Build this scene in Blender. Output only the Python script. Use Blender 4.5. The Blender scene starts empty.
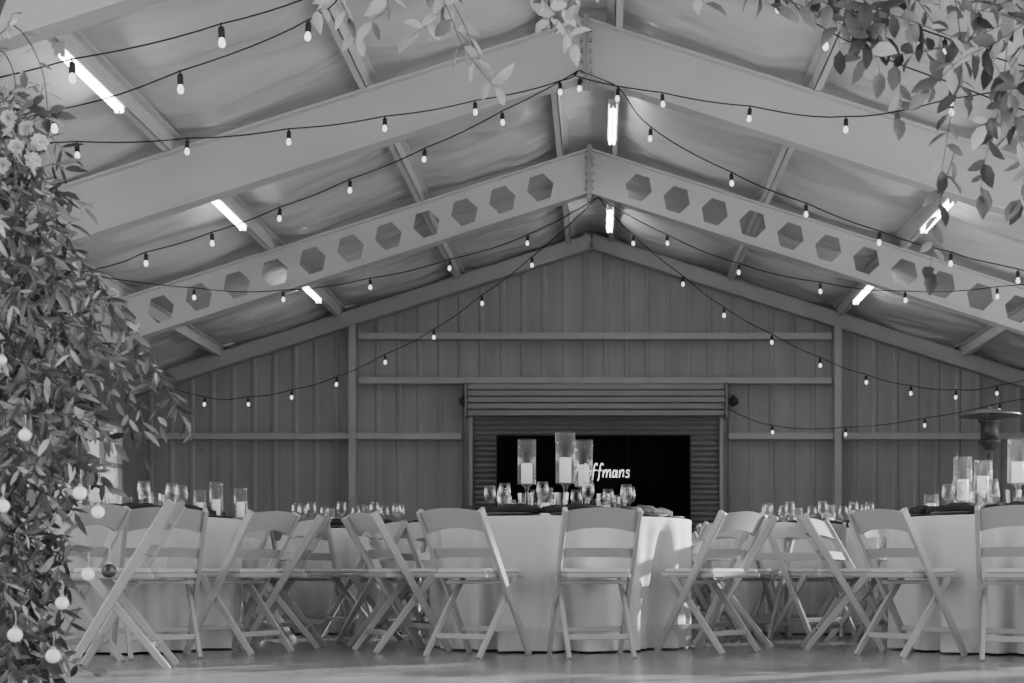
import bpy, math, random
from mathutils import Vector, Matrix, noise
random.seed(7)
R=random.random
def U(a,b): return a+(b-a)*R()
F=1422.0; CZ=0.46
def P(x,y,d): return Vector(((x-600)*d/F, d, CZ+(571-y)*d/F))
COL=bpy.context.scene.collection

# ---------------------------------------------------------------- materials
def mat(name,v,rough=0.6,metal=0.0,var=0.12,scale=6.0,bump=0.0,bscale=30.0,stretch=(1,1,1),emit=0.0,bd=0.02,spec=0.5):
    m=bpy.data.materials.new(name); m.use_nodes=True
    nt=m.node_tree; n=nt.nodes; L=nt.links
    b=n['Principled BSDF']; b.inputs['Roughness'].default_value=rough; b.inputs['Metallic'].default_value=metal
    b.inputs['Specular IOR Level'].default_value=spec
    tc=n.new('ShaderNodeTexCoord'); mp=n.new('ShaderNodeMapping'); mp.inputs['Scale'].default_value=stretch
    L.new(tc.outputs['Object'],mp.inputs['Vector'])
    nz=n.new('ShaderNodeTexNoise'); nz.inputs['Scale'].default_value=scale; nz.inputs['Detail'].default_value=4
    L.new(mp.outputs[0],nz.inputs['Vector'])
    cr=n.new('ShaderNodeValToRGB')
    a=max(0,v*(1-var)); c=min(1,v*(1+var))
    cr.color_ramp.elements[0].position=0.3; cr.color_ramp.elements[1].position=0.7
    cr.color_ramp.elements[0].color=(a,a,a,1); cr.color_ramp.elements[1].color=(c,c,c,1)
    L.new(nz.outputs['Fac'],cr.inputs['Fac']); L.new(cr.outputs['Color'],b.inputs['Base Color'])
    if bump>0:
        n2=n.new('ShaderNodeTexNoise'); n2.inputs['Scale'].default_value=bscale; n2.inputs['Detail'].default_value=1.6
        L.new(mp.outputs[0],n2.inputs['Vector'])
        bp=n.new('ShaderNodeBump'); bp.inputs['Strength'].default_value=bump; bp.inputs['Distance'].default_value=bd
        L.new(n2.outputs['Fac'],bp.inputs['Height']); L.new(bp.outputs['Normal'],b.inputs['Normal'])
    if emit>0:
        b.inputs['Emission Color'].default_value=(1,1,1,1); b.inputs['Emission Strength'].default_value=emit
    return m
def glassmat(name,tint=0.98,gl=1.0):
    m=bpy.data.materials.new(name); m.use_nodes=True
    nt=m.node_tree; n=nt.nodes; L=nt.links; n.remove(n['Principled BSDF'])
    out=n['Material Output']; tr=n.new('ShaderNodeBsdfTransparent'); tr.inputs[0].default_value=(tint,tint,tint,1)
    g=n.new('ShaderNodeBsdfGlossy'); g.inputs['Roughness'].default_value=0.03; g.inputs[0].default_value=(gl,gl,gl,1)
    lw=n.new('ShaderNodeLayerWeight'); lw.inputs['Blend'].default_value=0.12
    mx=n.new('ShaderNodeMixShader'); L.new(tr.outputs[0],mx.inputs[1]); L.new(g.outputs[0],mx.inputs[2])
    mul=n.new('ShaderNodeMath'); mul.operation='MULTIPLY_ADD'; mul.inputs[1].default_value=0.95; mul.inputs[2].default_value=0.01
    L.new(lw.outputs['Facing'],mul.inputs[0]); L.new(mul.outputs[0],mx.inputs[0])
    L.new(mx.outputs[0],out.inputs[0]); return m
M={}
M['floor']=mat('concrete',0.22,0.20,var=0.40,scale=1.6,bump=0.35,bscale=9)
M['ground']=mat('outside_gravel',0.5,0.9,var=0.15,scale=3)
M['ceil']=mat('vinyl_insulation',0.76,0.30,var=0.04,scale=1.2,bump=0.75,bscale=1.7,stretch=(0.8,1.8,1),bd=0.11)
M['beam']=mat('painted_steel_beam',0.66,0.45,var=0.04,scale=2)
M['purlin']=mat('galvanised_purlin',0.72,0.35,var=0.05,scale=3)
M['wall']=mat('ribbed_metal_wall',0.31,0.5,var=0.12,scale=1.5,stretch=(2.2,1,0.4),bump=0.2,bscale=5)
M['girt']=mat('wall_girt_steel',0.42,0.45,var=0.05,scale=3)
M['door']=mat('rollup_door_steel',0.30,0.32,metal=0.1,var=0.06,scale=2)
M['black']=mat('black_fabric',0.004,0.95,var=0.2,scale=3,spec=0.1)
M['blackp']=mat('black_plastic',0.03,0.4,var=0.2,scale=10)
M['chair']=mat('white_resin',0.38,0.22,var=0.04,scale=5)
M['seatp']=mat('ivory_vinyl_pad',0.52,0.32,var=0.05,scale=8)
M['cloth']=mat('white_linen',0.56,0.85,var=0.03,scale=9,bump=0.1,bscale=60)
M['wood']=mat('plywood_table',0.3,0.6,var=0.2,scale=6,stretch=(1,8,1))
M['napkin']=mat('charcoal_napkin',0.012,0.9,var=0.3,scale=12,bump=0.4,bscale=40)
M['plate']=mat('glazed_plate',0.10,0.2,var=0.1,scale=5)
M['glass']=glassmat('clear_glass')
M['wax']=mat('candle_wax',0.9,0.5,var=0.03,scale=10,emit=0.25)  # faint emission stands in for candlelight showing through the wax
M['tube']=mat('fluorescent_tube',0.9,0.3,emit=34.0)
M['fix']=mat('fixture_enamel',0.8,0.4,var=0.03)
M['bulb']=mat('frosted_bulb',0.9,0.2,emit=1.8)
M['cable']=mat('black_cable',0.010,0.6,var=0.2)
M['neon']=mat('neon_tube',0.9,0.3,emit=3.4)
M['leafd']=mat('dark_leaf',0.035,0.34,var=0.6,scale=7)
M['leafm']=mat('mid_leaf',0.12,0.34,var=0.5,scale=6)
M['leafl']=mat('pale_leaf',0.36,0.45,var=0.35,scale=6)
M['stem']=mat('woody_stem',0.06,0.7,var=0.3,scale=10)
M['petal']=mat('pale_petal',0.5,0.8,var=0.25,scale=20)
M['pearl']=mat('pearl_bauble',0.88,0.10,var=0.06,scale=8)
M['darkb']=mat('dark_bauble',0.06,0.15,metal=0.6,var=0.1,scale=8)
M['cap']=mat('bauble_cap',0.4,0.3,metal=0.9)
M['archm']=mat('arch_iron',0.05,0.5,metal=0.5)
M['heat']=mat('heater_steel',0.18,0.35,metal=0.6,var=0.1,scale=5)
M['mesh']=mat('heater_mesh',0.07,0.5,metal=0.6,var=0.3,scale=40)
M['hat']=mat('heater_hat',0.2,0.35,metal=0.6)
M['pane']=mat('window_pane_daylight',0.7,0.2,emit=0.5)

# ---------------------------------------------------------------- mesh builder
class MB:
    def __init__(s): s.v=[];s.f=[];s.m=[];s.sm=[]
    def face(s,ids,m=0,sm=False): s.f.append(tuple(ids)); s.m.append(m); s.sm.append(sm)
    def box(s,c,d,m=0):
        c=Vector(c); b=len(s.v)
        for z in(-.5,.5):
            for y in(-.5,.5):
                for x in(-.5,.5): s.v.append(c+Vector((x*d[0],y*d[1],z*d[2])))
        for q in((0,2,3,1),(4,5,7,6),(0,1,5,4),(2,6,7,3),(0,4,6,2),(1,3,7,5)): s.face([b+i for i in q],m)
    def bar(s,p0,p1,side,w,t,m=0,w1=None,t1=None):
        p0=Vector(p0);p1=Vector(p1);a=(p1-p0).normalized();sd=Vector(side);sd=(sd-a*sd.dot(a)).normalized();o=a.cross(sd)
        w1=w1 or w;t1=t1 or t;b=len(s.v)
        for p,ww,tt in((p0,w,t),(p1,w1,t1)):
            for i,j in((-1,-1),(1,-1),(1,1),(-1,1)): s.v.append(p+sd*i*ww/2+o*j*tt/2)
        s.face([b,b+3,b+2,b+1],m);s.face([b+4,b+5,b+6,b+7],m)
        for i in range(4): s.face([b+i,b+(i+1)%4,b+4+(i+1)%4,b+4+i],m)
    def tube(s,pts,r,n=6,m=0,cap=True,r1=None):
        pts=[Vector(p) for p in pts];b=len(s.v);k=len(pts)
        prev=None
        for i,p in enumerate(pts):
            a=(pts[min(i+1,k-1)]-pts[max(i-1,0)])
            if a.length<1e-9:a=Vector((0,0,1))
            a.normalize()
            if prev is None:
                u=a.cross(Vector((0,0,1)))
                if u.length<.05:u=a.cross(Vector((0,1,0)))
            else: u=prev-a*prev.dot(a)
            if u.length<1e-6:u=a.orthogonal()
            u.normalize();prev=u;w=a.cross(u)
            rr=r if r1 is None else r+(r1-r)*i/(k-1)
            for j in range(n):
                t=2*math.pi*j/n; s.v.append(p+(u*math.cos(t)+w*math.sin(t))*rr)
        for i in range(k-1):
            for j in range(n): s.face([b+i*n+j,b+i*n+(j+1)%n,b+(i+1)*n+(j+1)%n,b+(i+1)*n+j],m,n>4)
        if cap:
            s.face([b+j for j in reversed(range(n))],m);s.face([b+(k-1)*n+j for j in range(n)],m)
    def lathe(s,prof,n=20,m=0,c=(0,0,0)):
        c=Vector(c);rings=[]
        for r,z in prof:
            if r<1e-6: rings.append([len(s.v)]);s.v.append(c+Vector((0,0,z)))
            else:
                rings.append(list(range(len(s.v),len(s.v)+n)))
                for j in range(n):
                    t=2*math.pi*j/n;s.v.append(c+Vector((r*math.cos(t),r*math.sin(t),z)))
        for a,b in zip(rings,rings[1:]):
            for j in range(n):
                k=(j+1)%n
                if len(a)==1 and len(b)==1: break
                if len(a)==1: s.face([a[0],b[k],b[j]],m,True)
                elif len(b)==1: s.face([a[j],a[k],b[0]],m,True)
                else: s.face([a[j],a[k],b[k],b[j]],m,True)
    def leaf(s,p,d,nrm,L,W,m=0,bend=0.25):
        d=Vector(d).normalized();n=Vector(nrm);n=(n-d*n.dot(d))
        if n.length<1e-4:n=d.orthogonal()
        n.normalize();w=d.cross(n);b=len(s.v);p=Vector(p)
        def q(t,x,h=0): return p+d*(L*t)+w*(x*W)+n*(h*W-bend*L*t*t)
        s.v+=[q(0,0),q(.25,-.40,.12),q(.25,0),q(.25,.40,.12),q(.6,-.46,.14),q(.6,0),q(.6,.46,.14),q(.84,-.24,.08),q(.84,0),q(.84,.24,.08),q(1,0)]
        for f in((0,2,1),(0,3,2),(1,2,5,4),(2,3,6,5),(4,5,8,7),(5,6,9,8),(7,8,10),(8,9,10)): s.face([b+i for i in f],m,True)
    def mesh(s,name,mats,bevel=0):
        me=bpy.data.meshes.new(name);me.from_pydata([tuple(v) for v in s.v],[],s.f)
        for k in mats: me.materials.append(M[k])
        me.polygons.foreach_set('material_index',s.m);me.polygons.foreach_set('use_smooth',s.sm);me.update()
        if bevel:
            import bmesh
            bm=bmesh.new();bm.from_mesh(me)
            bmesh.ops.bevel(bm,geom=bm.edges[:],offset=bevel,segments=1,affect='EDGES',clamp_overlap=True)
            bm.to_mesh(me);bm.free()
        return me
def ob(name,me,loc=(0,0,0),rot=0,parent=None,**kw):
    o=bpy.data.objects.new(name,me);COL.objects.link(o);o.location=loc
    if rot:o.rotation_euler=(0,0,rot)
    if parent:o.parent=parent
    for k,v in kw.items():o[k]=v
    return o
def empty(name,loc=(0,0,0),rot=0,**kw):
    o=ob(name,None,loc,rot,**kw);o.empty_display_size=.1;return o
def inst(proto,loc,rot=0,scale=None,label=None):
    o=proto.copy();COL.objects.link(o);o.location=loc;o.rotation_euler=(0,0,rot)
    if scale:o.scale=scale
    for c in proto.children:
        k=c.copy();COL.objects.link(k);k.parent=o
    if label:o['label']=label
    return o
used={}
def place(key,builder,loc,rot=0,scale=None,label=None):
    """first call uses the prototype itself, later calls copy it"""
    if key not in used:
        o=builder();used[key]=o;o.location=loc;o.rotation_euler=(0,0,rot)
        if scale:o.scale=scale
        if label:o['label']=label
        return o
    p=used[key]
    o=inst(p,loc,rot,scale or (1,1,1),label or None)
    return o

# ---------------------------------------------------------------- building shell
RX=-0.12; SL=0.32; ZR=5.40; HW=6.75; YB=20.6; YF=5.0
def roof(x): return ZR-SL*abs(x-RX)
# floor
b=MB();b.box((0,(YF-1.5+YB)/2,-.1),(2*HW+.3,YB-YF+1.5+.2,.2));ob('floor',b.mesh('floor',['floor']),kind='structure',label='worn polished concrete floor slab of the hall',category='floor')
b=MB();b.box((0,5,-.16),(70,60,.1));ob('ground',b.mesh('ground',['ground']),kind='structure',label='bare ground around the open hall',category='ground')
# ceiling
b=MB();nx=220;ny=300
PUR=[-5.45,-3.72,-2.02,-.42,.13,1.85,3.42,5.2]
for j in range(ny+1):
    y=YF+(YB-YF)*j/ny
    for i in range(nx+1):
        x=-HW+2*HW*i/nx
        dmin=min(abs(x-p) for p in PUR)
        w=min(1,dmin/.45)
        z=roof(x)+.08*w*noise.noise(Vector((x*1.0,y*1.5,0)))+.05*w*(.4-abs(noise.noise(Vector((x*1.2+y*.5,y*2.0,3)))))
        seam=abs((y/1.27)%1-.5)*2
        z+=-.11*w*(1-seam*seam)+.03
        b.v.append(Vector((x,y,z)))
for j in range(ny):
    for i in range(nx):
        a=j*(nx+1)+i;b.face([a,a+nx+1,a+nx+2,a+1],0,True)
ob('ceiling',b.mesh('ceiling',['ceil']),kind='structure',label='pale wrinkled vinyl insulation under the pitched roof',category='ceiling')
# back wall, ribbed
b=MB();xs=[];x=-HW;rr=random.Random(4)
while x<HW-.01:
    dd=rr.uniform(.012,.018)
    xs+=[(x,0),(x+.19,0),(x+.215,-dd),(x+.255,-dd),(x+.28,0)];x+=.30
xs.append((HW,0))
for x,y in xs:
    b.v.append(Vector((x,YB+y,0)));b.v.append(Vector((x,YB+y,roof(x)+.02)))
for i in range(len(xs)-1): b.face([2*i,2*i+2,2*i+3,2*i+1])
ob('wall_back',b.mesh('wall_back',['wall']),kind='structure',label='vertically ribbed grey metal gable wall',category='wall')
# side walls with open bays
def sidewall(name,x,opens):
    b=MB();ze=roof(x);y=YF
    segs=[]
    for a,c,z0,z1 in opens:
        if a>y: segs.append((y,a,0,ze))
        if z0>0: segs.append((a,c,0,z0))
        segs.append((a,c,z1,ze));y=c
    segs.append((y,YB,0,ze))
    for a,c,z0,z1 in segs: b.box((x,(a+c)/2,(z0+z1)/2),(.06,c-a,z1-z0))
    return ob(name,b.mesh(name,['wall']),kind='structure',label='grey metal side wall with wide openings',category='wall')
sidewall('wall_left',-HW-.03,[(5.2,8.4,0,3.1),(8.9,12.1,0,3.1),(12.8,15.2,0,3.1),(18.6,20.0,1.35,2.5)])
sidewall('wall_right',HW+.03,[(5.2,8.4,0,3.1),(8.8,15.9,0,3.1)])
wn=empty('window_1',(-HW,19.3,1.35),kind='structure',label='bright daylit window in the metal side wall',category='window')
b=MB();b.box((-.05,0,.575),(.01,1.4,1.15));ob('pane',b.mesh('pane',['pane']),parent=wn)
b=MB()
for z in(0,.575,1.15): b.box((0,0,z),(.08,1.46,.06))
for y in(-.7,0,.7): b.box((0,y,.575),(.08,.06,1.15))
ob('window_frame',b.mesh('window_frame',['girt']),parent=wn)
# girts, posts, rake trims on the end wall
tn=[0]
def trim(c,d,label):
    tn[0]+=1;b=MB();b.box((0,0,0),d);ob('trim_%d'%tn[0],b.mesh('trim',['girt']),c,kind='structure',label=label,category='trim')
gl='thin horizontal steel girt across the ribbed wall'
yg=YB-.10
trim((-.07,yg,3.84),(6.8,.14,.09),gl)
trim((-.07,yg,3.20),(6.8,.14,.09),gl)
trim((-5.15,yg,2.40),(3.1,.14,.09),gl);trim((-2.75,yg,2.40),(1.5,.14,.09),gl)
trim((2.6,yg,2.40),(1.5,.14,.09),gl);trim((5.1,yg,2.40),(3.2,.14,.09),gl)
trim((-5.15,yg,1.2),(3.1,.14,.09),gl);trim((5.1,yg,1.2),(3.2,.14,.09),gl)
for x in(-3.55,3.41):
    trim((x,YB-.14,(roof(x)-.2)/2),(.10,.2,roof(x)-.2),'upright steel post against the ribbed wall')
for sgn in(-1,1):
    tn[0]+=1;b=MB();x0=RX;x1=sgn*HW
    b.bar((x0,YB-.12,roof(x0)-.20),(x1,YB-.12,roof(x1)-.20),(0,1,0),.2,.20)
    b.bar((x0,YB-.2,roof(x0)-.31),(x1,YB-.2,roof(x1)-.31),(0,1,0),.10,.02)
    ob('trim_%d'%tn[0],b.mesh('trim',['girt']),kind='structure',label='sloping steel rake beam under the gable roof',category='trim')
# roller door
dr=empty('door_1',(-.055,YB-.1,0),kind='structure',label='closed grey roll-up door with ribbed slats',category='door')
b=MB();z=0
while z<2.68:
    for q in range(5):
        yy=-.026*math.sin(math.pi*q/4);zz=z+.078*q/4*.82
        b.v+=[Vector((-1.76,yy,zz)),Vector((1.76,yy,zz))]
    b.v+=[Vector((-1.76,.02,z+.066)),Vector((1.76,.02,z+.066))]
    z+=.078
for i in range(len(b.v)//2-1): b.face([2*i,2*i+1,2*i+3,2*i+2])
ob('door_curtain',b.mesh('curtain',['door']),parent=dr)
b=MB()
for k in range(5): b.bar((-1.83,-.16,2.71+k*.093),(1.83,-.16,2.71+k*.093),(0,1,0),.22+.06*math.sin((k+.5)/5*math.pi),.078)
b.box((-1.85,-.16,2.9),(.03,.36,.5));b.box((1.85,-.16,2.9),(.03,.36,.5));b.box((0,-.10,2.9),(3.7,.16,.46))
ob('door_hood',b.mesh('hood',['door'],.006),parent=dr)
for sx in(-1,1):
    b=MB();b.box((sx*1.80,-.03,1.34),(.05,.1,2.68));ob('door_guide',b.mesh('guide',['girt']),parent=dr)
def flood():
    e=empty('wall_lamp',label='small dark lamp fixed beside the roll-up door',category='lamp',group='wall lamps by the door')
    b=MB();b.box((0,0,0),(.10,.12,.09));b.box((0,.07,.02),(.04,.08,.16));ob('lamp_housing',b.mesh('lamp',['blackp'],.01),parent=e)
    b=MB();b.box((0,-.065,0),(.08,.012,.06));ob('lamp_lens',b.mesh('lens',['glass']),parent=e);return e
for x in(-1.97,1.93): place('flood',flood,(x,YB-.14,2.9))
# main roof frames
def frame(y,holes,n):
    e=empty('roof_frame',(0,y,0),kind='structure',label='steel roof frame beam with hexagonal cut-outs' if holes else 'solid painted steel roof frame beam',category='beam',group='roof frames')
    D=.49
    def zt(u): return ZR-.15-SL*u
    ue=HW-.2
    for sgn in(-1,1):
        b=MB()
        if holes:
            u=.345;pitch=.432
            def quad(u0,u1): 
                i=len(b.v)
                for uu,k in((u0,0),(u1,0),(u1,1),(u0,1)): b.v.append(Vector((RX+sgn*uu,0,zt(uu)-k*D)))
                b.face([i,i+1,i+2,i+3])
            quad(0,u)
            cs=1/math.sqrt(1+SL*SL);sn=SL*cs
            while u+pitch<ue:
                c=u+pitch/2;i=len(b.v)
                def V(uu,h): b.v.append(Vector((RX+sgn*uu,0,zt(uu)-D/2+h)))
                def H(a,h):
                    uu=a*cs+h*sn;zz=-a*sn+h*cs
                    b.v.append(Vector((RX+sgn*(c+uu),0,zt(c)-D/2+zz)))
                V(u,D/2);V(u+pitch,D/2);V(u+pitch,0);V(u+pitch,-D/2);V(u,-D/2);V(u,0)
                hw=.158;hh=.143;hi=.08
                H(-hi,hh);H(hi,hh);H(hw,0);H(hi,-hh);H(-hi,-hh);H(-hw,0)
                for q in((0,1,7,6),(1,2,8,7),(2,3,9,8),(3,4,10,9),(4,5,11,10),(5,0,6,11)): b.face([i+k for k in q])
                u+=pitch
            quad(u,ue)
        else:
            i=len(b.v)
            for uu,k in((0,0),(ue,0),(ue,1),(0,1)): b.v.append(Vector((RX+sgn*uu,0,zt(uu)-k*D)))
            b.face([i,i+1,i+2,i+3])
        o=ob('beam_web',b.mesh('web',['beam']),parent=e)
        md=o.modifiers.new('s','SOLIDIFY');md.thickness=.016;md.offset=0
        b=MB()
        for k in(0,1):
            b.bar((RX,0,zt(0)-k*D),(RX+sgn*ue,0,zt(ue)-k*D),(0,1,0),.17,.018)
        ob('beam_flange',b.mesh('flange',['beam']),parent=e)
        b=MB();xc=RX+sgn*(ue-.1)
        b.box((xc,0,zt(ue)/2),(.3,.012,zt(ue)));b.box((xc-.15,0,zt(ue)/2),(.018,.17,zt(ue)));b.box((xc+.15,0,zt(ue)/2),(.018,.17,zt(ue)))
        ob('frame_column',b.mesh('column',['beam']),parent=e)
    b=MB()
    b.box((RX-.014,0,ZR-.15-D/2-.02),(.022,.19,D+.12));b.box((RX+.014,0,ZR-.15-D/2-.02),(.022,.19,D+.12))
    for k in range(5):
        for sx in(-1,1):
            b.box((RX+sx*.035,-.06,ZR-.24-k*.09),(.03,.03,.03))
    ob('apex_plate',b.mesh('apex',['girt']),parent=e)
for i,(y,h) in enumerate([(8.6,False),(12.4,False),(16.2,True)]): frame(y,h,i)
# purlins
def z_pur(x): return roof(x)-.075
for x in PUR:
    b=MB();y0=YF;y1=YB-.02;L=y1-y0;s=-1 if x<0 else 1
    b.box((0,L/2,0),(.012,L,.15));b.box((s*.03,L/2,-.069),(.07,L,.012));b.box((-s*.03,L/2,.069),(.07,L,.012));b.box((s*.062,L/2,-.055),(.008,L,.03))
    ob('roof_purlin',b.mesh('purlin',['purlin']),(x,y0,z_pur(x)),kind='structure',label='long galvanised purlin running under the roof',category='beam',group='roof purlins')
# fluorescent fixtures
def fluo():
    e=empty('ceiling_light',label='lit twin-tube fluorescent fixture under a purlin',category='light',group='fluorescent ceiling lights')
    b=MB();b.box((0,0,-.025),(.10,1.26,.05));b.box((0,0,-.06),(.02,1.24,.03));ob('light_housing',b.mesh('housing',['fix'],.006),parent=e)
    for sx in(-1,1):
        b=MB();b.tube([(sx*.021,-.6,-.072),(sx*.021,.6,-.072)],.010,10);ob('light_tube',b.mesh('tube',['tube']),parent=e)
        for yy in(-.61,.61):
            b=MB();b.box((sx*.021,yy,-.07),(.03,.02,.05));ob('tube_socket',b.mesh('sock',['fix']),parent=e)
    return e
for x,ys in((-3.72,(6.6,10.4,14.2,18.2)),(3.42,(6.9,10.7,14.4,18.4)),(.13,(7.0,10.6,14.8,18.8))):
    for y in ys: place('fluo',fluo,(x,y,roof(x)-.15))

# ---------------------------------------------------------------- backdrop & neon name
bd=empty('backdrop',(-.09,YB-.62,0),label='tall black fabric backdrop standing before the roll-up door',category='backdrop')
b=MB();n=40
for i in range(n+1):
    x=-1.35+2.7*i/n;y=.02*math.sin(i*1.9);b.v.append(Vector((x,y,.02)));b.v.append(Vector((x,y,2.36)))
for i in range(n): b.face([2*i,2*i+2,2*i+3,2*i+1],0,True)
ob('fabric',b.mesh('fabric',['black']),parent=bd)
b=MB();b.tube([(-1.36,.06,0),(-1.36,.06,2.37),(1.36,.06,2.37),(1.36,.06,0)],.02,8)
for x in(-1.36,1.36): b.box((x,.06,.01),(.3,.4,.02))
ob('backdrop_stand',b.mesh('stand',['blackp']),parent=bd)
def cat(pts,k=6):
    out=[];n=len(pts);pts=[Vector(p) for p in pts]
    for i in range(n-1):
        p0=pts[max(i-1,0)];p1=pts[i];p2=pts[i+1];p3=pts[min(i+2,n-1)]
        for j in range(k):
            t=j/k;out.append(.5*((2*p1)+(p2-p0)*t+(2*p0-5*p1+4*p2-p3)*t*t+(3*p1-p0-3*p2+p3)*t**3))
    out.append(pts[-1]);return out
fl=[(.66,1.55),(.56,1.78),(.38,1.65),(.30,1.2),(.28,.6),(.26,-.1),(.18,-.4)]
fx=[(-.02,.85),(.62,.92)]
ltr=[[(.35,1.75),(.25,1.0),(.0,-.05)],[(1.3,1.8),(1.15,1.0),(1.0,.1),(1.2,.0),(1.45,.3)],[(-.15,.85),(.6,.95),(1.3,.9)],
 [(2.0,.9),(1.65,.8),(1.55,.3),(1.8,.0),(2.1,.25),(2.1,.75),(1.95,.9),(2.2,.75)],
 [(x+2.2,y) for x,y in fl],[(x+2.2,y) for x,y in fx],[(x+3.0,y) for x,y in fl],[(x+3.0,y) for x,y in fx],
 [(3.82,.9),(3.8,.0)],[(3.83,.45),(4.05,.92),(4.25,.85),(4.27,.0)],[(4.29,.5),(4.52,.92),(4.72,.85),(4.75,.1),(4.9,.05)],
 [(5.55,.75),(5.25,.9),(5.05,.42),(5.2,.02),(5.45,.2),(5.6,.88),(5.6,.1),(5.72,.05)],
 [(6.0,.9),(6.0,.0)],[(6.02,.45),(6.25,.92),(6.47,.82),(6.5,.05)],
 [(7.3,.8),(7.05,.95),(6.88,.7),(7.25,.35),(7.12,.0),(6.82,.1)]]
b=MB();k=.105
for st in ltr:
    b.tube([(v.x*k+.012*v.y,0,v.y*k*1.05) for v in cat([(a,c,0) for a,c in st],5)],.0042,6)
ns=empty('neon_sign',(-.36,YB-.70,1.77),label='white neon cursive surname sign on the black backdrop',category='sign')
ob('neon_lettering',b.mesh('neon',['neon']),parent=ns)
b=MB()
for x in(.0,.75): b.tube([(x,.03,.15),(x,.03,.58)],.003,5)
b.tube([(-.05,.02,.02),(.8,.02,.06)],.003,5)
ob('sign_wire',b.mesh('wire',['cable']),parent=ns)

# ---------------------------------------------------------------- chair
def chair_meshes():
    ms=[]
    def yl(z): return .20-.59*z
    b=MB()
    b.box((0,.01,.435),(.345,.37,.026));ms.append(('seat',b.mesh('seat',['chair'],.006)))
    b=MB();b.box((0,.01,.460),(.325,.34,.028));ms.append(('seat_cushion',b.mesh('seat_cushion',['seatp'],.010)))
    def slat(nm,zb,zt,arc,arcb):
        b=MB();n=12
        for i in range(n+1):
            u=-1+2*i/n;x=.192*u;q=(1-u*u)
            for z,yy in((zb+arcb*q,-.009),(zt+arc*q,-.009),(zt+arc*q,.009),(zb+arcb*q,.009)):
                b.v.append(Vector((x,yl(z)-.022*q+yy,z)))
        for i in range(n):
            a=i*4
            for k in range(4): b.face([a+k,a+(k+1)%4,a+4+(k+1)%4,a+4+k],0,False)
        b.face([0,1,2,3]);b.face([n*4+3,n*4+2,n*4+1,n*4])
        ms.append((nm,b.mesh(nm,['chair'])))
    slat('backrest',.662,.774,.018,.026);slat('back_slat',.530,.580,.004,.004)
    for sx in(-1,1):
        b=MB();b.bar((sx*.200,yl(.785),.785),(sx*.200,yl(0),0),(1,0,0),.025,.048,0,.025,.036);ms.append(('leg',b.mesh('leg',['chair'],.005)))
    for sx in(-1,1):
        b=MB();b.bar((sx*.175,.10,.43),(sx*.175,-.245,0),(1,0,0),.022,.042,0,.022,.032);ms.append(('leg',b.mesh('rear_leg',['chair'],.004)))
    b=MB();b.bar((-.195,yl(.14),.14),(.195,yl(.14),.14),(0,0,1),.030,.018);ms.append(('stretcher',b.mesh('stretcher',['chair'],.003)))
    b=MB();zz=.11;b.bar((-.17,-.245+.345*zz/.43,zz),(.17,-.245+.345*zz/.43,zz),(0,0,1),.030,.018);ms.append(('stretcher',b.mesh('stretcher',['chair'],.003)))
    b=MB();b.bar((-.195,yl(.40),.40),(.195,yl(.40),.40),(0,0,1),.022,.016);ms.append(('stretcher',b.mesh('stretcher',['chair'],.003)))
    return ms
CM=chair_meshes()
CL='white resin folding chair with padded seat at the round table'
def chair():
    e=empty('folding_chair',label=CL,category='chair',group='folding chairs around the tables')
    for nm,me in CM: ob(nm,me,parent=e)
    return e
def chair_one():
    vs=[];fs=[]
    for nm,me in CM:
        o=len(vs);vs+=[tuple(v.co) for v in me.vertices];fs+=[tuple(o+i for i in p.vertices) for p in me.polygons]
    me=bpy.data.meshes.new('folding_chair');me.from_pydata(vs,[],fs);me.materials.append(M['chair'])
    return ob('folding_chair',me,label='white resin folding chair at a distant round table',category='chair',group='folding chairs around the tables')
# ---------------------------------------------------------------- table
TR=.80;TZ=.77
def cloth_mesh(seed):
    b=MB();n=240;rnd=random.Random(seed)
    ph=[rnd.uniform(0,6.28) for _ in range(4)]
    rad=[0.0,.4,TR-.03,TR-.008,TR];zs0=[TZ,TZ,TZ,TZ-.002,TZ-.012]
    rings=[]
    c=len(b.v);b.v.append(Vector((0,0,TZ)))
    for r,z in list(zip(rad,zs0))[1:]:
        rings.append([len(b.v)+j for j in range(n)])
        for j in range(n):
            t=2*math.pi*j/n;b.v.append(Vector((r*math.cos(t),r*math.sin(t),z)))
    K=10
    for i in range(1,K+1):
        q=i/K;z=TZ-.012-(TZ-.012-.012)*q
        rings.append([len(b.v)+j for j in range(n)])
        for j in range(n):
            t=2*math.pi*j/n
            fo=math.sin(9*t+ph[0]+.8*math.sin(2*t+ph[3]))+.9*math.sin(19*t+ph[1]+1.2*math.sin(3*t))+.6*math.sin(31*t+ph[2])
            fo=fo-.25*abs(fo)
            r=TR+ .004+(q**.6)*(-.045+.044*fo)+.02*max(0,q-.7)
            b.v.append(Vector((r*math.cos(t),r*math.sin(t),z)))
    for j in range(n): b.face([c,rings[0][j],rings[0][(j+1)%n]],0,True)
    for a,d in zip(rings,rings[1:]):
        for j in range(n):
            k=(j+1)%n;b.face([a[j],d[j],d[k],a[k]],0,True)
    return b.mesh('tablecloth',['cloth'])
_t={}
def table_parts():
    b=MB();b.lathe([(0,TZ-.035),(TR-.02,TZ-.035),(TR-.02,TZ-.006),(0,TZ-.006)],48);_t['top']=b.mesh('table_top',['wood'])
    b=MB()
    for sx in(-1,1):
        for sy in(-1,1): b.tube([(sx*.4,sy*.35,0),(sx*.38,sy*.33,TZ-.035)],.016,8)
        b.tube([(sx*.4,-.35,.03),(sx*.4,.35,.03)],.014,8)
    _t['legs']=b.mesh('table_base',['blackp'])
table_parts()
CLO=[cloth_mesh(s) for s in(1,2,3)]
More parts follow.
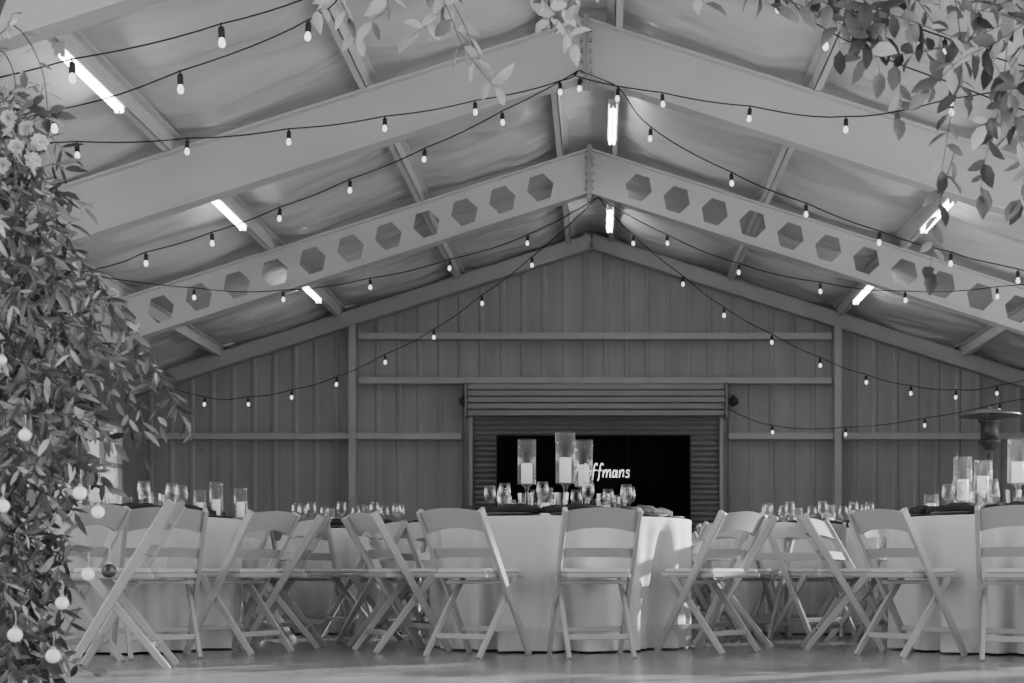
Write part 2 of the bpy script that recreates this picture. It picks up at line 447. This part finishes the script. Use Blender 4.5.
def table(x,y,rot,lab):
    e=empty('round_table',(x,y,0),rot,label=lab,category='table',group='round banquet tables')
    ob('table_top',_t['top'],parent=e);ob('table_base',_t['legs'],parent=e);ob('tablecloth',CLO[random.randrange(3)],parent=e)
    return e
# tableware
def g_wine():
    b=MB();b.lathe([(0,0),(.035,.002),(.034,.005),(.006,.012),(.004,.03),(.004,.095),(.012,.105),(.031,.125),(.038,.155),(.035,.185),(.031,.210),(.0295,.210),(.033,.185),(.036,.155),(.029,.128),(.0,.11)],20)
    return ob('wine_glass',b.mesh('wine_glass',['glass']),label='clear stemmed wine glass on the round table',category='glass',group='glasses on the tables')
def g_gob():
    b=MB();b.lathe([(0,0),(.036,.002),(.035,.006),(.009,.014),(.008,.04),(.014,.055),(.036,.075),(.042,.11),(.044,.150),(.042,.150),(.040,.11),(.033,.078),(0,.062)],12)
    o=ob('water_goblet',b.mesh('water_goblet',['glass']),label='short cut-glass water goblet on the round table',category='glass',group='glasses on the tables')
    for p in o.data.polygons:p.use_smooth=False
    return o
def g_plate():
    b=MB();b.lathe([(0,.003),(.10,0),(.11,.004),(.155,.016),(.16,.018),(.155,.021),(.11,.009),(0,.008)],32)
    return ob('dinner_plate',b.mesh('dinner_plate',['plate']),label='dark round plate set at the table edge',category='plate',group='place settings')
def g_nap():
    b=MB();nx=18;ny=10
    for s in(1,0):
        for j in range(ny+1):
            for i in range(nx+1):
                u=-1+2*i/nx;v=-1+2*j/ny
                h=.022+.028*(1-u*u)*(1-v*v)+.022*noise.noise(Vector((u*2.5,v*3,1.3)))
                b.v.append(Vector((u*.19+.012*math.sin(v*5),v*.085*(1-.25*abs(u)),(max(.012,h)) if s else 0.0)))
    N=(nx+1)*(ny+1)
    for j in range(ny):
        for i in range(nx):
            a=j*(nx+1)+i;b.face([a,a+1,a+nx+2,a+nx+1],0,True);b.face([N+a,N+a+nx+1,N+a+nx+2,N+a+1],0,True)
    ed=[i for i in range(nx+1)]+[j*(nx+1)+nx for j in range(1,ny+1)]+[ny*(nx+1)+i for i in reversed(range(nx))]+[j*(nx+1) for j in reversed(range(1,ny))]
    for a,c in zip(ed,ed[1:]+ed[:1]): b.face([a,N+a,N+c,c],0,True)
    return ob('napkin',b.mesh('napkin',['napkin']),label='charcoal cloth napkin folded over a plate',category='napkin',group='place settings')
def hurr(stem,H,r):
    def f():
        e=empty('candle_holder',label='tall clear glass cylinder candle holder on a stem' if stem>.05 else 'low clear glass cylinder candle holder',category='candle holder',group='glass candle holders')
        b=MB()
        if stem>.05: b.lathe([(0,0),(.055,.002),(.052,.008),(.02,.018),(.010,.04),(.013,stem*.5),(.009,stem*.8),(.02,stem-.01),(r*.6,stem-.004),(0,stem)],24)
        else: b.lathe([(0,0),(r,0),(r,stem),(0,stem)],24)
        ob('holder_stem',b.mesh('holder_stem',['glass']),parent=e)
        b=MB();b.lathe([(0,stem),(r,stem+.001),(r,stem+H),(r-.003,stem+H),(r-.003,stem+.006),(0,stem+.006)],28);ob('glass_cylinder',b.mesh('glass_cylinder',['glass']),parent=e)
        return e
    return f
def cndl(h,r):
    def f():
        e=empty('pillar_candle',label='white pillar candle inside a clear glass cylinder',category='candle',group='pillar candles')
        b=MB();b.lathe([(0,0),(r,0),(r,h-.004),(r-.005,h),(0,h-.006)],20);ob('wax',b.mesh('wax',['wax']),parent=e)
        b=MB();b.tube([(0,0,h-.008),(.001,0,h+.012)],.0015,5);ob('wick',b.mesh('wick',['cable']),parent=e)
        return e
    return f
def hc(x,y,stem,H,r,ch):
    st=max(stem,.008)
    place(('h',stem,H,r),hurr(st,H,r),(x,y,TZ));place(('c',ch,round(r*.6,3)),cndl(ch,r*.6),(x,y,TZ+st+.0065))
seats=[];tabs=[]
def free(x,y,own):
    for a,c in seats:
        if math.hypot(a-x,c-y)<.42: return False
    for a,c in tabs:
        if (a,c)!=own and math.hypot(a-x,c-y)<1.06: return False
    return math.hypot(x-4.0,y-14.6)>.55
def ring(cx,cy,angs,rr=1.02):
    for a in angs:
        t=math.radians(a+U(-2,2));r=rr+U(-.01,.05)
        x,y=cx+r*math.cos(t),cy+r*math.sin(t)
        if free(x,y,(cx,cy)):
            seats.append((x,y)); yield x,y,t+math.pi/2+math.radians(U(-7,7))
def setting(cx,cy,angs,full):
    for a in angs:
        t=math.radians(a)
        def q(r,o): return (cx+r*math.cos(t)-o*math.sin(t),cy+r*math.sin(t)+o*math.cos(t))
        x,y=q(.60,0);place('plate',g_plate,(x,y,TZ),t)
        place('nap',g_nap,(x,y,TZ+.022),t+math.pi/2)
        if full:
            x,y=q(.42,.10);place('wine',g_wine,(x,y,TZ),t)
            x,y=q(.36,-.05);place('gob',g_gob,(x,y,TZ),t)
        else:
            x,y=q(.40,.05);place('wine',g_wine,(x,y,TZ),t)
# row 1
T1=(-.24,8.7);A1=[-116,-80,-36,-2,34,65,100,136,172,208]
T2=(-2.95,8.5);A2=[-56,-26,4,34,64,100,136,172,208,244]
T3=(2.5,8.4);A3=[-107,-143,-178,-209,-240,84,48,12,-24,-65]
ROW2=[(-1.95,11.05,-95),(1.68,11.0,-100)]
ROW3=[(-4.4,11.0,-80),(-.15,12.9,-60),(4.2,11.1,-95),(-3.2,13.35,-75),(2.3,13.45,-60),(-5.3,13.9,-60),(-1.75,15.4,-85),(1.0,15.6,-70),(-4.3,16.2,-60),(3.2,16.7,-60),(-.35,17.9,-80),(-2.9,18.0,-60),(5.4,13.2,-80)]
tabs=[T1,T2,T3]+[(a,c) for a,c,_ in ROW2+ROW3]
for (c,A,lab) in((T1,A1,'round table with floor-length white cloth and tall candles'),(T2,A2,'round white-clothed table beside the greenery arch'),(T3,A3,'round white-clothed table near the patio heater')):
    table(c[0],c[1],math.radians(A[0]),lab)
    for x,y,r in ring(c[0],c[1],A): place('chair',chair,(x,y,0),r)
    setting(c[0],c[1],A,True)
place('chair',chair,(-2.28,6.75,0),math.radians(100),label='white resin folding chair standing sideways beside the greenery')
place('chair',chair,(-2.72,7.15,0),math.radians(75),label='white resin folding chair standing sideways beside the greenery')
# candle holders
hc(-.44,8.55,.21,.27,.056,.12);hc(-.21,8.62,.22,.31,.060,.15);hc(-.10,8.80,.21,.29,.056,.13)
hc(-.56,8.75,0,.12,.045,.08);hc(-.34,8.86,0,.2,.05,.10);hc(-.50,8.62,0,.10,.04,.07);hc(0.02,8.6,0,.10,.04,.07)
hc(-2.28,8.45,0,.21,.04,.10);hc(-2.42,8.6,0,.17,.036,.09);hc(-2.16,8.55,0,.18,.04,.09);hc(-2.9,8.4,.15,.22,.05,.11);hc(-3.05,8.6,.1,.22,.05,.11)
hc(2.13,8.35,.10,.26,.055,.12);hc(2.29,8.5,.15,.20,.055,.1);hc(2.44,8.3,.2,.26,.06,.12);hc(1.98,8.5,0,.14,.045,.08)
# row 2
for (cx,cy,off) in ROW2:
    A=[off+30*i for i in range(12)]
    table(cx,cy,0,'round white-clothed table further inside the hall')
    for x,y,r in ring(cx,cy,A,1.06): place('chair',chair,(x,y,0),r)
    setting(cx,cy,A[::1][:12:1] if False else [off+36*i for i in range(10)],False)
    hc(cx-.15,cy,0,.17,.04,.09);hc(cx+.12,cy+.1,0,.2,.04,.09);hc(cx+.05,cy-.14,0,.12,.04,.07)
# spare chairs standing in the aisles between the tables
for x,y,a in((-1.62,9.45,120),(-1.30,9.95,205),(1.05,9.72,150),(1.42,9.42,215),(.78,10.2,185)):
    if free(x,y,None):
        seats.append((x,y));place('chair',chair,(x,y,0),math.radians(a),label='white resin folding chair standing in the aisle between tables')
for (cx,cy,off) in ROW3:
    table(cx,cy,0,'round white-clothed table near the end wall')
    for x,y,r in ring(cx,cy,[off+32.7*i for i in range(11)]): place('chair1',chair_one,(x,y,0),r)
    hc(cx-.1,cy,0,.17,.04,.09);hc(cx+.12,cy+.1,0,.2,.04,.09)

# ---------------------------------------------------------------- patio heater
ph=empty('patio_heater',(4.0,14.6,0),label='tall steel mushroom patio heater standing among the tables',category='heater')
def part(nm,prof,mt,n=28):
    b=MB();b.lathe(prof,n);return ob(nm,b.mesh(nm,[mt]),parent=ph)
part('base',[(0,0),(.23,0),(.23,.06),(.21,.08),(.21,.72),(.19,.76),(.03,.78),(0,.78)],'heat')
part('pole',[(0,.78),(.028,.78),(.028,1.66),(0,1.66)],'heat',14)
part('burner',[(0,1.70),(.05,1.70),(.08,1.76),(.115,1.78),(.115,1.80),(.09,1.81),(.085,1.98),(.115,1.99),(.115,2.01),(0,2.01)],'mesh')
part('reflector',[(0,2.12),(.12,2.11),(.31,2.065),(.315,2.05),(.30,2.05),(.11,2.09),(0,2.10)],'hat',40)
b=MB()
for k in range(3):
    t=k*2.094;b.tube([(.09*math.cos(t),.09*math.sin(t),2.01),(.09*math.cos(t),.09*math.sin(t),2.10)],.006,6)
b.tube([(0,0,2.11),(0,0,2.15)],.02,8);ob('reflector_bracket',b.mesh('bracket',['heat']),parent=ph)

# ---------------------------------------------------------------- string lights
b=MB();b.tube([(0,0,.004),(0,0,-.018)],.005,6);b.lathe([(0,-.016),(.014,-.018),(.017,-.03),(.017,-.072),(.013,-.075),(0,-.075)],10);SOCK=b.mesh('bulb_socket',['cable'])
b=MB();b.lathe([(0,-.070),(.010,-.074),(.017,-.092),(.0190,-.104),(.015,-.118),(.007,-.125),(0,-.126)],12);BULB=b.mesh('light_bulb',['bulb'])
def strand(start,bulbs,end,d0,d1):
    allp=[start]+bulbs+([end] if end else [])
    xs=[p[0] for p in allp];L=xs[-1]-xs[0]
    def D(x): return d0+(d1-d0)*(x-xs[0])/L
    off=Vector((0,0,.095))
    e=empty('string_light',P(start[0],start[1],d0),label='black cable string of small round festoon bulbs',category='string lights',group='festoon strings under the roof')
    o=e.location
    w=[P(start[0],start[1],d0)-o]+[P(x,y,D(x))+off-o for x,y in bulbs]
    if end: w.append(P(end[0],end[1],d1)-o)
    pts=[]
    cp=cat(w,6)
    for i,p in enumerate(cp):
        q=(i%6)/6.0; pts.append(p+Vector((0,0,-.012*math.sin(q*math.pi))))
    b=MB();b.tube(pts,.0055 if d0>9 else .0045,5);ob('cable',b.mesh('cable',['cable']),parent=e)
    for (x,y),p in zip(bulbs,w[1:]):
        s=ob('bulb_socket',SOCK,p,parent=e);l=ob('light_bulb',BULB,p,parent=e)
        tl=(U(-.08,.08),U(-.08,.08),0);s.rotation_euler=tl;l.rotation_euler=tl
strand((330,-12),[(221,42),(72,78),(-60,105)],(-170,90),7.6,6.6)
strand((345,-12),[(309,36),(180,88),(54,128)],(-120,140),8.2,7.4)
strand((579,70),[(560,92),(475,112),(385,128),(289,141),(187,151),(77,155)],(-60,140),12.2,9.4)
strand((579,70),[(502,122),(425,159),(350,190),(280,218),(212,243),(146,263),(84,283)],(-150,330),12.2,12.3)
strand((579,70),[(580,88),(662,104),(750,118),(846,129),(951,112)],(1100,70),12.2,9.4)
strand((579,70),[(618,98),(651,138),(731,183),(806,214),(880,242),(951,263),(1018,280)],(1260,330),12.2,12.3)
strand((690,-12),[(777,8),(825,45),(952,100)],(1150,150),8.6,7.6)
strand((790,-14),[(862,18),(945,52),(1035,84)],(1200,120),9.6,8.8)
strand((598,197),[(532,265),(482,303),(434,337),(385,362),(337,384),(292,397),(248,404),(205,404)],(137,375),16.0,19.0)
strand((598,197),[(633,243),(683,284),(724,315),(772,342),(820,365),(866,382),(911,393),(956,397),(997,393)],(1060,370),16.0,19.0)
strand((598,197),[(528,243),(450,268),(370,287),(283,299),(194,297)],(60,270),16.0,14.2)
strand((598,197),[(667,243),(739,272),(820,291),(905,300),(997,296)],(1110,270),16.0,14.2)
strand((722,405),[(772,432),(846,434),(925,425),(1000,410)],(1060,390),20.2,19.0)

# ---------------------------------------------------------------- greenery arch
AD=4.2;AX=1.87
arch=empty('greenery_arch',(-AX,AD,0),label='iron entrance arch wrapped in trailing leafy greenery',category='arch')
AO=Vector((-AX,AD,0))
b=MB()
for dy in(-.18,.18):
    pts=[(-AX,AD+dy,0),(-AX,AD+dy,2.15),(-AX+.06,AD+dy,2.31),(-AX+.22,AD+dy,2.38),(AX-.22,AD+dy,2.38),(AX-.06,AD+dy,2.31),(AX,AD+dy,2.15),(AX,AD+dy,0)]
    b.tube([Vector(p)-AO for p in pts],.014,8)
for x in(-AX,AX):
    for z in(.02,.5,1,1.5,2): b.tube([Vector((x,AD-.18,z))-AO,Vector((x,AD+.18,z))-AO],.01,6)
for x in(-1.2,-.6,0,.6,1.2): b.tube([Vector((x,AD-.18,2.38))-AO,Vector((x,AD+.18,2.38))-AO],.01,6)
ob('arch_frame',b.mesh('arch_frame',['archm']),parent=arch)
def rv(): 
    v=Vector((U(-1,1),U(-1,1),U(-1,1)));return v.normalized() if v.length>.01 else Vector((0,0,1))
def sprig(b,pts,L,W,step,mi,spread=.8,droop=.3,stemr=.003,ms=3):
    pts=cat(pts,5);b.tube(pts,stemr,4,ms,r1=stemr*.4)
    acc=0;side=1
    for i in range(1,len(pts)):
        seg=pts[i]-pts[i-1];acc+=seg.length
        while acc>step:
            acc-=step;a=seg.normalized();o=(a.cross(Vector((0,1,0)))+rv()*.7);o.normalize()
            d=a*U(.2,.8)+o*side*spread+Vector((0,0,-droop))+rv()*.25
            nrm=Vector((0,-1,.5))+rv()*1.1
            l=L*U(.6,1.15);mm=mi if not isinstance(mi,(list,tuple)) else random.choice(mi)
            b.leaf(pts[i-1]+seg*R(),d,nrm,l,W*U(.8,1.2)*l/L,mm,U(.05,.35));side=-side
    b.leaf(pts[-1],pts[-1]-pts[-2]+rv()*.005,Vector((0,-1,.4))+rv()*.4,L,W,mi if not isinstance(mi,(list,tuple)) else random.choice(mi))
PROF=[(20,-5),(70,0),(110,20),(150,38),(200,48),(250,55),(300,80),(350,92),(400,88),(440,74),(470,64),(520,58),(600,46),(660,40),(720,36)]
def xmax(y):
    for (a,c),(d,e) in zip(PROF,PROF[1:]):
        if a<=y<=d: return c+(e-c)*(y-a)/(d-a)
    return PROF[-1][1]
b=MB()
for k in range(640):
    y=U(95,715);xm=xmax(y);x=xm-abs(random.gauss(0,1))*60-U(0,20) if R()<.6 else U(-130,xm)
    if x<-150: x=U(-120,xm)
    dep=AD+U(-.26,.26)
    p=P(x,y,dep)-AO
    up=Vector((U(-.5,.8),U(-.6,.35),U(-1.0,.5))).normalized();l=U(.09,.18)
    q=p+up*l*.5;r=q+(up+Vector((0,0,-.8))).normalized()*l*.5
    wide=R()<.18
    sprig(b,[p,q,r],U(.045,.075),U(.022,.030) if wide else U(.013,.020),.022 if wide else .015,[0,0,0,1,1,1,2],stemr=.002)
ob('foliage',b.mesh('foliage',['leafd','leafm','leafl','stem']),parent=arch)
def vine(px,L,W,step,mi,dj=.15,stemr=.003,label=None):
    b=MB();d=AD+U(-dj,dj)
    sprig(b,[P(x,y,d+U(-.04,.04))-AO for x,y in px],L,W,step,mi,stemr=stemr)
    o=ob('vine',b.mesh('vine',['leafd','leafm','leafl','stem']),parent=arch)
    if label:o['label']=label
D1=[0,0,1,1,2]
for v in([(50,215),(85,265),(115,305),(150,360),(178,410),(193,440)],[(40,190),(75,250),(120,330),(150,390),(160,425)],
         [(60,260),(100,330),(125,390),(130,440)],[(70,280),(125,330),(165,385),(186,425)],[(60,300),(100,340),(140,360),(160,372)],[(20,230),(70,255),(110,290),(135,330)],
         [(90,330),(118,370),(140,410),(146,455)]):
    vine(v,.056,.015,.021,D1,stemr=.0022)
vine([(-20,10),(20,30),(42,70),(48,115)],.05,.013,.05,[0,1])
vine([(-30,60),(0,50),(15,80),(10,120)],.06,.025,.03,[1,2])
vine([(20,160),(35,120),(25,95)],.05,.025,.03,[1,2])
vine([(-20,45),(5,30),(12,15)],.05,.02,.03,[1,2])
vine([(0,130),(15,95),(40,85)],.05,.02,.03,[1,2])
PL='pale blurred vine hanging from the arch top'
for v in([(322,-35),(340,0),(352,25),(356,36)],[(372,-35),(388,3),(372,22)],[(425,-35),(448,10),(462,45),(480,70),(495,88)],[(470,-35),(440,12),(412,36)],[(430,-35),(462,20),(478,60)],
         [(520,-35),(548,5),(565,28),(574,44)],[(580,-35),(570,0),(548,20)],[(350,-35),(330,0),(318,12)],[(600,-35),(585,-5),(570,22)]):
    vine(v,.075,.034,.030,[1,2,2],label=PL,stemr=.002)
for v in([(690,-35),(760,-8),(825,15),(868,45),(880,72)],[(830,-35),(870,5),(930,28),(990,58),(1012,110),(1020,140)],[(905,-35),(885,30),(900,80),(898,118)],
         [(950,-35),(962,60),(950,120),(942,170)],[(1015,-35),(1002,90),(985,160),(980,195)],[(1075,60),(1035,130),(1020,200)],
         [(1050,-20),(1010,20),(940,48),(862,58)],[(955,150),(938,210),(932,255),(930,270)],[(860,-35),(900,-5),(960,8),(1020,15)],
         [(840,-40),(850,-5),(858,30)],[(880,-40),(925,10),(950,60),(965,95)],[(985,-40),(975,20),(990,45)],[(1040,-40),(1030,30),(1010,70)],
         [(670,-40),(690,-15),(705,3)],[(720,-40),(745,-15),(775,8)],[(780,-40),(820,-5),(835,20),(840,50)],[(800,-40),(850,0),(905,20),(930,60)],[(1060,0),(1000,40),(960,60),(930,90)],[(900,-40),(950,-5),(1000,5)],
         [(740,-40),(770,-20),(812,-2),(850,12)],[(820,-40),(862,10),(882,40)],[(1080,20),(1040,70),(1012,90),(985,125)],[(920,-40),(905,10),(868,38)]):
    vine(v,.076,.041,.036,[0,0,1,1,1,2],stemr=.002)
# blossoms on the arch
def blossom():
    e=empty('blossom',label='small pale ruffled blossom tucked into the arch greenery',category='flower',group='blossoms in the greenery')
    b=MB()
    for ly in range(5):
        for k in range(7):
            t=k*2*math.pi/7+ly*.7;el=.1+ly*.32
            d=Vector((math.cos(t)*math.cos(el),-math.sin(el),math.sin(t)*math.cos(el)))+rv()*.35
            b.leaf((0,0,0),d,Vector((0,1,0))+d*.3+rv()*.4,.024-.002*ly,.020,0,-.4)
    ob('petals',b.mesh('petals',['petal']),parent=e)
    b=MB();b.lathe([(0,-.006),(.004,-.003),(.005,.004),(0,.008)],8);ob('flower_centre',b.mesh('centre',['leafl']),(0,-.004,0),parent=e)
    return e
for x,y in((8,118),(26,128),(16,146),(40,142),(2,165),(33,160)): place('blossom',blossom,P(x,y,AD-U(.30,.36)),0).rotation_euler=(U(-.5,.5),U(0,3),U(-.6,.6))
# baubles
def bauble(mt,lab):
    def f():
        e=empty('bauble',label=lab,category='ornament',group='baubles hanging in the greenery')
        b=MB();n=12;b.lathe([(0 if i in(0,n) else .021*math.sin(math.pi*i/n),-.021*math.cos(math.pi*i/n)) for i in range(n+1)],20);ob('ball',b.mesh('ball',[mt]),parent=e)
        b=MB();b.lathe([(0,.028),(.006,.027),(.007,.019),(0,.019)],10);b.tube([(0,0,.026),(.003,0,.045),(.001,0,.07)],.0009,4);ob('cap',b.mesh('cap',['cap']),parent=e)
        return e
    return f
for x,y,s in((25,435,.8),(3,506,.85),(80,493,.9),(98,512,.85),(88,574,.85),(62,603,.85),(15,635,.95),(53,656,.95),(2,360,.6)):
    place('pearl',bauble('pearl','small pearly white bauble hanging in the greenery'),P(x,y,AD-.32),0,(s,s,s))
place('darkb',bauble('darkb','glossy dark bauble hanging in the greenery'),P(109,571,AD-.3),0,(.95,)*3)

# ---------------------------------------------------------------- light & world
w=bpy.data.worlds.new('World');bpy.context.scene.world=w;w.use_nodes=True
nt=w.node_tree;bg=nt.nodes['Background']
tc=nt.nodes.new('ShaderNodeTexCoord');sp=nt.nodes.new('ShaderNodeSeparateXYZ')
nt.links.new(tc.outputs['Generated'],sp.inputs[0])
# sky strength shaped to light the interior: brighter beside the hall than behind viewer
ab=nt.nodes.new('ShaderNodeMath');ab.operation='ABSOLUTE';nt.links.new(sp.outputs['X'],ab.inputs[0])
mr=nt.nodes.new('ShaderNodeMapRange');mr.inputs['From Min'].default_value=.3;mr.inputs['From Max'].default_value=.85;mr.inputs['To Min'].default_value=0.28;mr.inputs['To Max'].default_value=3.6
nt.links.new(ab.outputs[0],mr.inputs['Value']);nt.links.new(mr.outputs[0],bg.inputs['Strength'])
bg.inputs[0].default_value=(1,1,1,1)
sd=bpy.data.lights.new('sun','SUN');sd.energy=16.0;sd.angle=math.radians(1.5)
so=bpy.data.objects.new('sun',sd);COL.objects.link(so)
dirv=Vector((-.80,-.46,-.27)).normalized();so.rotation_euler=dirv.to_track_quat('-Z','Y').to_euler()

cam=bpy.data.cameras.new('camera');co=bpy.data.objects.new('camera',cam);COL.objects.link(co)
co.location=(0,0,CZ);co.rotation_euler=(math.pi/2,0,0)
cam.sensor_width=36;cam.lens=F/1024*36;cam.shift_x=-88/1024;cam.shift_y=229.5/1024
cam.clip_end=200
cam.dof.use_dof=True;cam.dof.focus_distance=8.4;cam.dof.aperture_fstop=6.3
bpy.context.scene.camera=co
